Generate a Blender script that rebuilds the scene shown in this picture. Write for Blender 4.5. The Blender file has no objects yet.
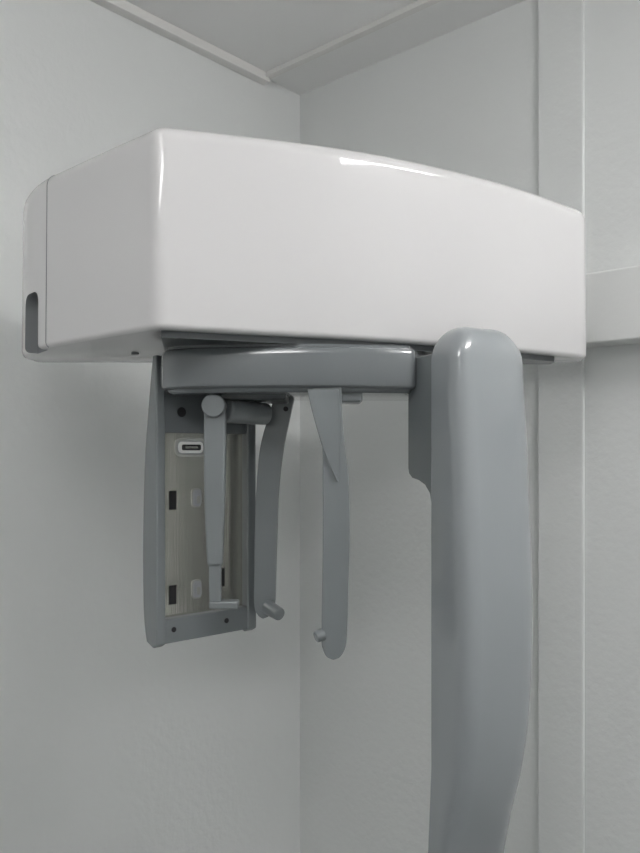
import bpy, bmesh, math
from mathutils import Vector, Matrix

scene = bpy.context.scene
scene.view_settings.view_transform = 'Standard'
TH = math.radians(41.84)
CAM = Vector((1.565, -1.659, 1.45))

# ------------------------------------------------------------ materials
def mat(name, col, rough=0.5, metal=0.0, coat=0.0, bump=0.0, bscale=60, var=0.0, spec=0.5, stretch=None, vscale=3.0):
    m = bpy.data.materials.new(name); m.use_nodes = True
    nt = m.node_tree; b = nt.nodes['Principled BSDF']
    b.inputs['Base Color'].default_value = (*col, 1)
    b.inputs['Roughness'].default_value = rough
    b.inputs['Metallic'].default_value = metal
    b.inputs['Coat Weight'].default_value = coat
    b.inputs['Coat Roughness'].default_value = 0.04
    b.inputs['Specular IOR Level'].default_value = spec
    tc = nt.nodes.new('ShaderNodeTexCoord')
    src = tc.outputs['Object']
    if stretch:
        mp = nt.nodes.new('ShaderNodeMapping'); mp.inputs['Scale'].default_value = stretch
        nt.links.new(src, mp.inputs['Vector']); src = mp.outputs['Vector']
    if bump > 0:
        n = nt.nodes.new('ShaderNodeTexNoise'); n.inputs['Scale'].default_value = bscale
        n.inputs['Detail'].default_value = 4
        bp = nt.nodes.new('ShaderNodeBump'); bp.inputs['Strength'].default_value = bump
        bp.inputs['Distance'].default_value = 0.004
        nt.links.new(src, n.inputs['Vector'])
        nt.links.new(n.outputs['Fac'], bp.inputs['Height'])
        nt.links.new(bp.outputs['Normal'], b.inputs['Normal'])
    n2 = nt.nodes.new('ShaderNodeTexNoise'); n2.inputs['Scale'].default_value = vscale
    mx = nt.nodes.new('ShaderNodeMix'); mx.data_type = 'RGBA'
    mx.inputs[6].default_value = (*[c*(1-var) for c in col], 1)
    mx.inputs[7].default_value = (*[min(1, c*(1+var)) for c in col], 1)
    nt.links.new(src, n2.inputs['Vector'])
    nt.links.new(n2.outputs['Fac'], mx.inputs[0])
    nt.links.new(mx.outputs[2], b.inputs['Base Color'])
    return m

M_wall = mat('wall_paint', (0.828, 0.843, 0.836), 0.32, bump=0.36, bscale=55, var=0.012)
M_ceil = mat('ceiling_tile', (0.94, 0.94, 0.935), 0.7, bump=0.12, bscale=120, var=0.01)
M_tbar = mat('ceiling_grid_metal', (0.84, 0.83, 0.81), 0.4)
M_floor = mat('floor_vinyl', (0.21, 0.22, 0.217), 0.35, bump=0.05, var=0.08)
M_white = mat('white_gloss_plastic', (0.69, 0.68, 0.685), 0.45, coat=1.0, spec=0.3)
M_trim = mat('trim_paint', (0.82, 0.83, 0.82), 0.4, bump=0.1, var=0.01)
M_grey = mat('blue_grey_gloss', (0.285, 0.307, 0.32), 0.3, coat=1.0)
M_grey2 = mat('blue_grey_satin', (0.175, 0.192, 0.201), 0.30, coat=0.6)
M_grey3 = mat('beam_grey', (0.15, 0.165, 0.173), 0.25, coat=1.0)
M_dark = mat('dark_grey_plastic', (0.05, 0.058, 0.062), 0.3, coat=0.3)
M_black = mat('black_recess', (0.01, 0.01, 0.012), 0.5)
M_steel = mat('brushed_steel', (0.72, 0.71, 0.645), 0.24, metal=0.95, var=0.12, bump=0.05, bscale=8, stretch=(60, 60, 1.5), vscale=2)
M_bright = mat('bright_metal', (0.75, 0.75, 0.72), 0.25, metal=0.7)
M_seam = mat('seam_grey', (0.22, 0.23, 0.24), 0.6)

# ------------------------------------------------------------ helpers
def finish(name, verts, faces, mats, parent=None, bevel=0, seg=3, angle=35, smooth=True, off=(0, 0, 0)):
    me = bpy.data.meshes.new(name)
    me.from_pydata([tuple(Vector(v) - Vector(off)) for v in verts], [], faces)
    bm = bmesh.new(); bm.from_mesh(me)
    bmesh.ops.recalc_face_normals(bm, faces=bm.faces)
    bm.to_mesh(me); bm.free()
    if not isinstance(mats, (list, tuple)): mats = [mats]
    for m in mats: me.materials.append(m)
    for p in me.polygons: p.use_smooth = smooth
    if smooth: me.set_sharp_from_angle(angle=math.radians(angle))
    ob = bpy.data.objects.new(name, me); scene.collection.objects.link(ob)
    if bevel > 0:
        b = ob.modifiers.new('bevel', 'BEVEL'); b.width = bevel; b.segments = seg
        b.limit_method = 'ANGLE'; b.angle_limit = math.radians(30)
        b.harden_normals = True
    if parent: ob.parent = parent
    return ob

def box(name, lo, hi, m, parent=None, bevel=0, off=(0, 0, 0)):
    x0, y0, z0 = lo; x1, y1, z1 = hi
    v = [(x, y, z) for z in (z0, z1) for (x, y) in ((x0, y0), (x1, y0), (x1, y1), (x0, y1))]
    f = [(3, 2, 1, 0), (4, 5, 6, 7), (0, 1, 5, 4), (1, 2, 6, 5), (2, 3, 7, 6), (3, 0, 4, 7)]
    return finish(name, v, f, m, parent, bevel, off=off)

def prism(name, pts, o, ax, ay, az, m, parent, bevel=0.0, seg=3):
    o, ax, ay, az = map(Vector, (o, ax, ay, az)); n = len(pts)
    v = [o + ax*p[0] + ay*p[1] for p in pts] + [o + ax*p[0] + ay*p[1] + az for p in pts]
    f = [tuple(range(n))[::-1], tuple(range(n, 2*n))] + [(i, (i+1) % n, n+(i+1) % n, n+i) for i in range(n)]
    return finish(name, v, f, m, parent, bevel, seg, off=OFF)

def catmull(p, n=8):
    out = []
    for i in range(len(p)-1):
        p0 = p[max(i-1, 0)]; p1 = p[i]; p2 = p[i+1]; p3 = p[min(i+2, len(p)-1)]
        for k in range(n):
            t = k/n
            out.append(tuple(0.5*((2*p1[j]) + (-p0[j]+p2[j])*t + (2*p0[j]-5*p1[j]+4*p2[j]-p3[j])*t*t + (-p0[j]+3*p1[j]-3*p2[j]+p3[j])*t**3) for j in range(len(p1))))
    out.append(tuple(p[-1])); return out

def fillet(poly, n=8):
    out = []; N = len(poly)
    for i, (x, y, r) in enumerate(poly):
        if r <= 0: out.append((x, y)); continue
        c = Vector((x, y)); a = Vector(poly[i-1][:2]) - c; b = Vector(poly[(i+1) % N][:2]) - c
        a = a.normalized()*r + c; b = b.normalized()*r + c
        for k in range(n+1):
            t = k/n; q = a*(1-t)**2 + c*2*t*(1-t) + b*t*t
            out.append((q.x, q.y))
    return out

def inset(poly, d):
    N = len(poly); out = []
    for i in range(N):
        a = Vector(poly[i-1]); b = Vector(poly[i]); c = Vector(poly[(i+1) % N])
        e1 = (b-a).normalized(); e2 = (c-b).normalized()
        n1 = Vector((-e1.y, e1.x)); n2 = Vector((-e2.y, e2.x))
        n = (n1+n2).normalized(); k = d/max(0.5, n.dot(n1))
        out.append((b.x+n.x*k, b.y+n.y*k))
    return out

def loft(name, rings, m, parent, angle=50):
    n = len(rings[0]); v = [p for r in rings for p in r]; f = []
    for k in range(len(rings)-1):
        for i in range(n):
            j = (i+1) % n
            f.append((k*n+i, k*n+j, (k+1)*n+j, (k+1)*n+i))
    f.append(tuple(range(n))[::-1])
    f.append(tuple(range((len(rings)-1)*n, len(rings)*n)))
    return finish(name, v, f, m, parent, angle=angle, off=OFF)

def cyl(name, p0, p1, r0, r1, m, parent, n=24, bevel=0.0, off=None):
    p0 = Vector(p0); p1 = Vector(p1); d = (p1-p0).normalized()
    u = d.orthogonal().normalized(); w = d.cross(u)
    v = []
    for p, r in ((p0, r0), (p1, r1)):
        v += [p + u*r*math.cos(2*math.pi*i/n) + w*r*math.sin(2*math.pi*i/n) for i in range(n)]
    f = [tuple(range(n))[::-1], tuple(range(n, 2*n))] + [(i, (i+1) % n, n+(i+1) % n, n+i) for i in range(n)]
    return finish(name, v, f, m, parent, bevel, off=OFF if off is None else off)

# ------------------------------------------------------------ room  (corner at origin)
RX, RY, H = 3.0, 3.1, 2.5
box('floor', (-0.1, -RY-0.1, -0.1), (RX+0.1, 0.1, 0), M_floor)
box('ceiling', (-0.1, -RY-0.1, H), (RX+0.1, 0.1, H+0.1), M_ceil)
box('wall_left', (-0.1, -RY, 0), (0, 0, H), M_wall)
box('wall_right', (-0.1, 0, 0), (RX+0.1, 0.1, H), M_wall)
box('wall_rear', (RX, -RY, 0), (RX+0.1, 0, H), M_wall)
box('wall_front', (-0.1, -RY-0.1, 0), (RX+0.1, -RY, H), M_wall)
box('trim_1', (0.0, -RY, H-0.024), (0.028, -0.150, H), M_tbar, bevel=0.002)
box('trim_2', (0.0, -0.168, H-0.014), (RX, -0.147, H), M_tbar, bevel=0.002)
box('trim_3', (0.759, -0.010, 0.0), (0.866, 0.0, H), M_wall, bevel=0.003)
box('baseboard_left', (0, -RY, 0), (0.012, 0, 0.1), M_trim, bevel=0.002)
box('baseboard_right', (0.012, -0.012, 0), (0.757, 0, 0.1), M_trim, bevel=0.002)

# ceiling light and added rear fill, hung with all-round glow to brighten the ceiling
def lamp_mat(s):
    m = bpy.data.materials.new('lamp_diffuser'); m.use_nodes = True
    nt = m.node_tree; nt.nodes.clear()
    o = nt.nodes.new('ShaderNodeOutputMaterial'); e = nt.nodes.new('ShaderNodeEmission')
    e.inputs[0].default_value = (1, 0.988, 0.98, 1); e.inputs[1].default_value = s
    nt.links.new(e.outputs[0], o.inputs[0]); return m
for lx, ly, hl, hw, z0, z1, s in ((2.02, -0.64, 0.25, .040, .110, .060, 50), (1.6, -2.1, 0.42, .06, .25, .19, 19)):  # second entry: unseen fill lamp added behind the camera for ambient light
    cl = bpy.data.objects.new('ceiling_and_fill_light', None); scene.collection.objects.link(cl)
    lm = lamp_mat(s)
    box('diffuser', (lx-hw, ly-hl, H-z0), (lx+hw, ly+hl, H-z1), lm, cl)
    for k in (-1, 1):
        box('end_cap', (lx-hw-.004, ly+k*(hl+.010)-0.010, H-z0-.004), (lx+hw+.004, ly+k*(hl+.010)+0.010, H-z1+.004), M_tbar, cl)
        cyl('hanger', (lx, ly+k*(hl+.010), H-z1), (lx, ly+k*(hl+.010), H), .006, .006, M_tbar, cl, off=(0, 0, 0))  # stems added so the diffuser hangs free and lights the ceiling

# ------------------------------------------------------------ wall rail
box('wall_rail', (0.65, -0.075, CAM.z+0.224), (2.6, 0, CAM.z+0.373), M_trim, bevel=0.005)

# ------------------------------------------------------------ machine
OFF = (0, 1.2, 0)
root = bpy.data.objects.new('dental_x_ray_machine', None); scene.collection.objects.link(root)
Rz = Matrix.Rotation(TH, 4, 'Z')
root.location = CAM + Rz @ Vector((0, 1.2, 0)); root.rotation_euler = (0, 0, TH)

# --- white head housing
front = catmull([(-.213, 1.0), (-.109, 1.040), (.072, 1.108), (.25, 1.195), (.36, 1.26), (.462, 1.330)], 8)
left = catmull([(-.516, 1.335), (-.488, 1.265), (-.437, 1.2), (-.370, 1.138), (-.294, 1.07), (-.213, 1.0)], 8)
poly = [(-.214, .998, .018)] + [(x, y, 0) for x, y in front[3:-3]] + [(.464, 1.330, .022), (.472, 1.41, .026), (-.516, 1.40, .02)] \
       + [(x, y, 0) for x, y in left[1:-3]]
outline = fillet(poly, 8)
def ztop(a):
    e = max(0, -.44-a)/.075
    a = max(a, -.21)
    return .4185 + .016*(1-((a-.05)/.4)**2) - .018*e*e
ZB = .158
rings = []
rb = .008
for k in range(0, 5):
    ph = math.pi/2*k/4
    q = inset(outline, rb*(1-math.sin(ph)))
    rings.append([(x, y, ZB+rb*(1-math.cos(ph))) for x, y in q])
rt = .021
for k in range(0, 13):
    ph = math.pi/2*k/12
    q = inset(outline, .002+rt*(1-math.cos(ph)))
    rings.append([(x, y, ztop(outline[i][0])-rt+rt*math.sin(ph)) for i, (x, y) in enumerate(q)])
cx, cy = 0.0, 1.25
base = rings[-1]
for s in (.9, .6, .25):
    rings.append([(cx+(x-cx)*s, cy+(y-cy)*s, z+.010*(1-s)) for x, y, z in base])
head = loft('head_housing', rings, [M_white, M_seam], root)
t = Vector((-.57, .82, 0)); nrm = Vector((-.82, -.57, 0)); c = Vector((-.460, 1.228, 0)) + nrm*.02
sl = fillet([(-.03, .10, 0), (.03, .10, 0), (.03, .25, .02), (-.03, .25, .02)], 6)
cut = prism('cut', sl, c, t, (0, 0, 1), -nrm*.038, M_seam, root)
bo = head.modifiers.new('slot', 'BOOLEAN'); bo.object = cut; bo.operation = 'DIFFERENCE'; bo.solver = 'EXACT'
bo.material_mode = 'TRANSFER'
bpy.context.view_layer.update()
dg = bpy.context.evaluated_depsgraph_get()
nm = bpy.data.meshes.new_from_object(head.evaluated_get(dg))
head.modifiers.clear(); head.data = nm
nm.set_sharp_from_angle(angle=math.radians(40))
bpy.data.objects.remove(cut)

def tube(name, pts, r, m, parent):
    cu = bpy.data.curves.new(name, 'CURVE'); cu.dimensions = '3D'; cu.bevel_depth = r; cu.bevel_resolution = 2
    s = cu.splines.new('POLY'); s.points.add(len(pts)-1)
    for i, p in enumerate(pts): s.points[i].co = (*(Vector(p)-Vector(OFF)), 1)
    cu.materials.append(m)
    ob = bpy.data.objects.new(name, cu); scene.collection.objects.link(ob); ob.parent = parent
    return ob
ia = min(range(len(outline)), key=lambda i: (outline[i][0]+.425)**2+(outline[i][1]-1.188)**2)
tube('end_cap_seam', [rings[k][ia] for k in range(1, 18)], .0009, M_seam, root)

# --- dark underside plate
pl = [(x, y) for x, y in inset(outline, .014)]
up = [(min(.40, max(x, -.207-(y-1.0)*.17)), min(y, 1.34)) for x, y in pl]
rr = [[(x, y, .149) for x, y in up], [(x, y, .162) for x, y in up]]
loft('underside_plate', rr, M_dark, root, angle=30)
cyl('underside_screw', (-.30, 1.25, .155), (-.30, 1.25, .159), .006, .006, M_seam, root)

# --- rotating carrier of the C-arm: drum-like, gently bowed front
fr_arc = catmull([(-.234, 1.125), (-.20, 1.098), (-.12, 1.081), (-.03, 1.076), (.06, 1.083), (.134, 1.100)], 6)
bp = fillet([(x, y, 0) for x, y in fr_arc[2:-1]] + [(.136, 1.101, .008), (.19, 1.29, .03), (-.236, 1.27, .055), (-.236, 1.135, .012)], 10)
rr = []
for dz, i in ((.081, .024), (.0815, .019), (.084, .014), (.0875, .0115), (.0885, .006), (.0905, .002), (.094, 0), (.134, 0), (.140, .001), (.1438, .004), (.1455, .008), (.146, .012), (.1495, .012)):
    rr.append([(x, y, dz) for x, y in inset(bp, i*.7)])
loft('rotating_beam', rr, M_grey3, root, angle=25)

# --- x-ray tube column
d = Vector((.5, -.866, 0)); ee = Vector((.866, .5, 0)); A = Vector((.157, 1.08, 0))
prof = catmull([(.168, .050), (.12, .056), (.04, .062), (-.05, .068), (-.2, .075), (-.30, .074), (-.38, .068), (-.46, .056), (-.53, .038), (-.60, .018), (-.66, .002)], 6)
rings = []
Wd = .138
def section(T0, T, w0, w1, z):
    dT = T-T0; R = min(.026, dT*.5)
    q = fillet([(T0, w0, min(.006, dT*.3)), (T, w0, R), (T, w1, min(.040, dT*.8)), (T0, w1, min(.012, dT*.3))], 8)
    return [tuple(A + d*x + ee*y + Vector((0, 0, z))) for x, y in q]
ZT = .172; R = .048
for k in range(0, 10):
    ph = math.pi/2*k/9
    z = ZT-R+R*math.cos(ph); i = R*(1-math.sin(ph))
    T = .052 + .004*k/9
    rings.append(section(-.005+i*.5, T-i*.55, i*.75, Wd-i*1.0, z))
for z, T in prof:
    if z < .118: rings.append(section(-.005 if z > -.45 else -.005-(-.45-z)*.06, T, 0, Wd - max(0, (-.40-z))*.05, z))
column = loft('tube_column', rings, M_grey, root, angle=60)
pb = [(.0, .136), (-.060, .134), (-.060, -.026), (-.058, -.035), (-.050, -.041), (-.034, -.044), (-.020, -.050), (-.009, -.062), (-.004, -.085), (.01, -.085), (.01, .136)]
prism('column_shoulder', pb, A + ee*.002, d, (0, 0, 1), ee*.10, M_grey2, root, bevel=.003)
prism('column_joint', [(-.0085, -.08), (-.004, -.08), (-.004, -.60), (-.0085, -.60)], A + ee*.006, d, (0, 0, 1), ee*.10, M_black, root)
cyl('column_cap_screw', tuple(A+d*.012+ee*.035+Vector((0, 0, .160))), tuple(A+d*.010+ee*.035+Vector((0, 0, .1705))), .004, .004, M_bright, root)

# --- sensor holder frame
g = Vector((.762, .648, 0)); n = Vector((.648, -.762, 0)); L = Vector((-.247, 1.15, 0))
side = catmull([(-.008, .142), (-.020, .07), (-.031, 0), (-.037, -.08), (-.039, -.17), (-.036, -.25), (-.027, -.292)], 5)
sp = [(.004, .142)] + side + [(-.006, -.298), (.006, -.292)]
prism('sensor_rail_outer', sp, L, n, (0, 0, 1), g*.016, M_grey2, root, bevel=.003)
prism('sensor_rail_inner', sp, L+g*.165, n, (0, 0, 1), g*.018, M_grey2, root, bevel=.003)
prism('sensor_bottom_bar', [(.012, -.292), (.17, -.292), (.17, -.255), (.012, -.255)], L+n*.004, g, (0, 0, 1), -n*.026, M_grey2, root, bevel=.002)
prism('sensor_top_block', [(.012, .135), (.17, .135), (.17, .026), (.012, .026)], L+n*.001, g, (0, 0, 1), -n*.022, M_grey3, root, bevel=.002)
prism('sensor_plate', [(.013, -.256), (.167, -.256), (.167, .028), (.013, .028)], L-n*.010, g, (0, 0, 1), -n*.004, M_steel, root)
def mark(name, x, z, w, h, m, r=0, dep=.0012, base=-.010):
    q = fillet([(x-w/2, z-h/2, r), (x+w/2, z-h/2, r), (x+w/2, z+h/2, r), (x-w/2, z+h/2, r)], 6)
    prism(name, q, L+n*base, g, (0, 0, 1), n*dep, m, root)
for i, (x, z) in enumerate(((.036, -.077), (.036, -.222), (.124, -.070), (.124, -.205))):
    mark('plate_slot_%d' % i, x, z, .012, .029, M_black)
for i, (x, z) in enumerate(((.078, -.075), (.078, -.218))):
    mark('plate_hole_rim_%d' % i, x, z, .019, .030, M_bright, .008)
    mark('plate_hole_%d' % i, x+.001, z, .015, .026, M_seam, .006, .0016)
    mark('plate_hole_center_%d' % i, x+.003, z-.003, .006, .012, M_bright, .003, .0020)
mark('plate_port', .067, .004, .056, .029, M_bright, .012)
mark('plate_port_inner', .067, .004, .048, .021, M_seam, .009, .0016)
mark('plate_port_face', .067, .004, .045, .018, M_trim, .008, .0020)
mark('plate_port_slot', .068, .004, .034, .009, M_black, .003, .0024)
mark('plate_port_pin', .068, .004, .022, .003, M_steel, .001, .0028)
for i, (x, z, r) in enumerate(((.045, .058, .0075), (.03, -.272, .004), (.125, -.272, .004), (.150, .075, .003))):
    p = L + g*x + n*(.0045 if z < 0 else .0015) + Vector((0, 0, z))
    cyl('sensor_screw_%d' % i, tuple(p-n*.003), tuple(p+n*.0004), r, r, M_black, root)

# --- temple supports
def blade(name, lft, rgt, b, th, m=M_grey2, bev=.004, skew=0):
    l = catmull(lft, 6); r = catmull(rgt, 6)
    if l[-1] == r[-1]: r = r[:-1]
    return prism(name, l + r[::-1], (0, b, 0), (1, 0, 0), (0, 0, 1), (skew, th, 0), m, root, bevel=bev)
far_l = [(-.072, .09), (-.086, .045), (-.097, 0), (-.1025, -.06), (-.105, -.13), (-.106, -.20), (-.106, -.25), (-.100, -.266), (-.092, -.272)]
far_r = [(-.040, .09), (-.050, .045), (-.059, 0), (-.066, -.06), (-.069, -.13), (-.071, -.20), (-.073, -.25), (-.080, -.266), (-.092, -.272)]
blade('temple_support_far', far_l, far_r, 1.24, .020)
cyl('temple_pad_far', (-.085, 1.23, -.250), (-.062, 1.205, -.258), .012, .010, M_grey2, root, bevel=.003)
cyl('temple_pivot_far', (-.055, 1.238, .066), (-.055, 1.2395, .066), .004, .004, M_black, root)
nl = [(-.012, .09), (-.004, .045), (.003, .012), (.004, -.05), (.004, -.13), (.003, -.20), (.002, -.265), (.0045, -.282), (.010, -.292), (.019, -.296)]
nr = [(.030, .09), (.032, .045), (.036, .0), (.041, -.05), (.042, -.13), (.040, -.20), (.038, -.262), (.035, -.281), (.028, -.292), (.019, -.296)]
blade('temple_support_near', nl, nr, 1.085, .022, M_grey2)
blade('temple_support_rib', [(-.018, .085), (-.010, .05), (.005, .0), (.024, -.045)], [(.026, .085), (.028, .05), (.028, .0), (.026, -.045)], 1.081, .010, M_grey2, .003)
cyl('temple_pad_near', (.006, 1.09, -.260), (-.007, 1.085, -.264), .009, .008, M_grey2, root, bevel=.003)
box('temple_slider', (.025, 1.10, .068), (.061, 1.15, .090), M_grey2, root, .004, off=OFF)
fl = [(-.168, .074), (-.169, .02), (-.168, -.08), (-.164, -.168)]
fr = [(-.138, .074), (-.137, .02), (-.139, -.08), (-.142, -.168)]
blade('forehead_support_arm', fl, fr, 1.115, .018, M_grey2, .004)
blade('forehead_support_tip', [(-.162, -.16), (-.162, -.2), (-.161, -.222)], [(-.144, -.16), (-.144, -.2), (-.144, -.222)], 1.119, .011, M_grey2, .003)
box('forehead_support_foot', (-.162, 1.119, -.232), (-.119, 1.140, -.220), M_grey2, root, .003, off=OFF)
cyl('forehead_support_pivot', (-.154, 1.108, .064), (-.154, 1.138, .064), .017, .017, M_grey2, root, bevel=.002)
cyl('forehead_support_knuckle', (-.142, 1.15, .060), (-.083, 1.20, .056), .020, .017, M_grey2, root, bevel=.004)
box('support_carriage', (-.165, 1.13, .074), (-.05, 1.24, .089), M_dark, root, .003, off=OFF)

# --- rear mounting arm to the wall rail (parented to machine)
bpy.context.view_layer.update()
inv = root.matrix_world.inverted()
arm = box('mounting_arm', (0.70, -0.56, CAM.z+.25), (0.86, -0.075, CAM.z+.36), M_white, None, .006)
arm.parent = root; arm.matrix_parent_inverse = inv

# ------------------------------------------------------------ camera
cd = bpy.data.cameras.new('camera'); cam = bpy.data.objects.new('camera', cd); scene.collection.objects.link(cam)
cam.location = CAM; cam.rotation_euler = (math.radians(90), 0, TH)
cd.sensor_fit = 'AUTO'; cd.sensor_width = 36; cd.lens = 770*36/853
cd.shift_y = 23.5/853; cd.clip_start = 0.02
scene.camera = cam
w = bpy.data.worlds.new('world'); scene.world = w; w.use_nodes = True
w.node_tree.nodes['Background'].inputs[0].default_value = (.5, .5, .5, 1)
w.node_tree.nodes['Background'].inputs[1].default_value = 0.3
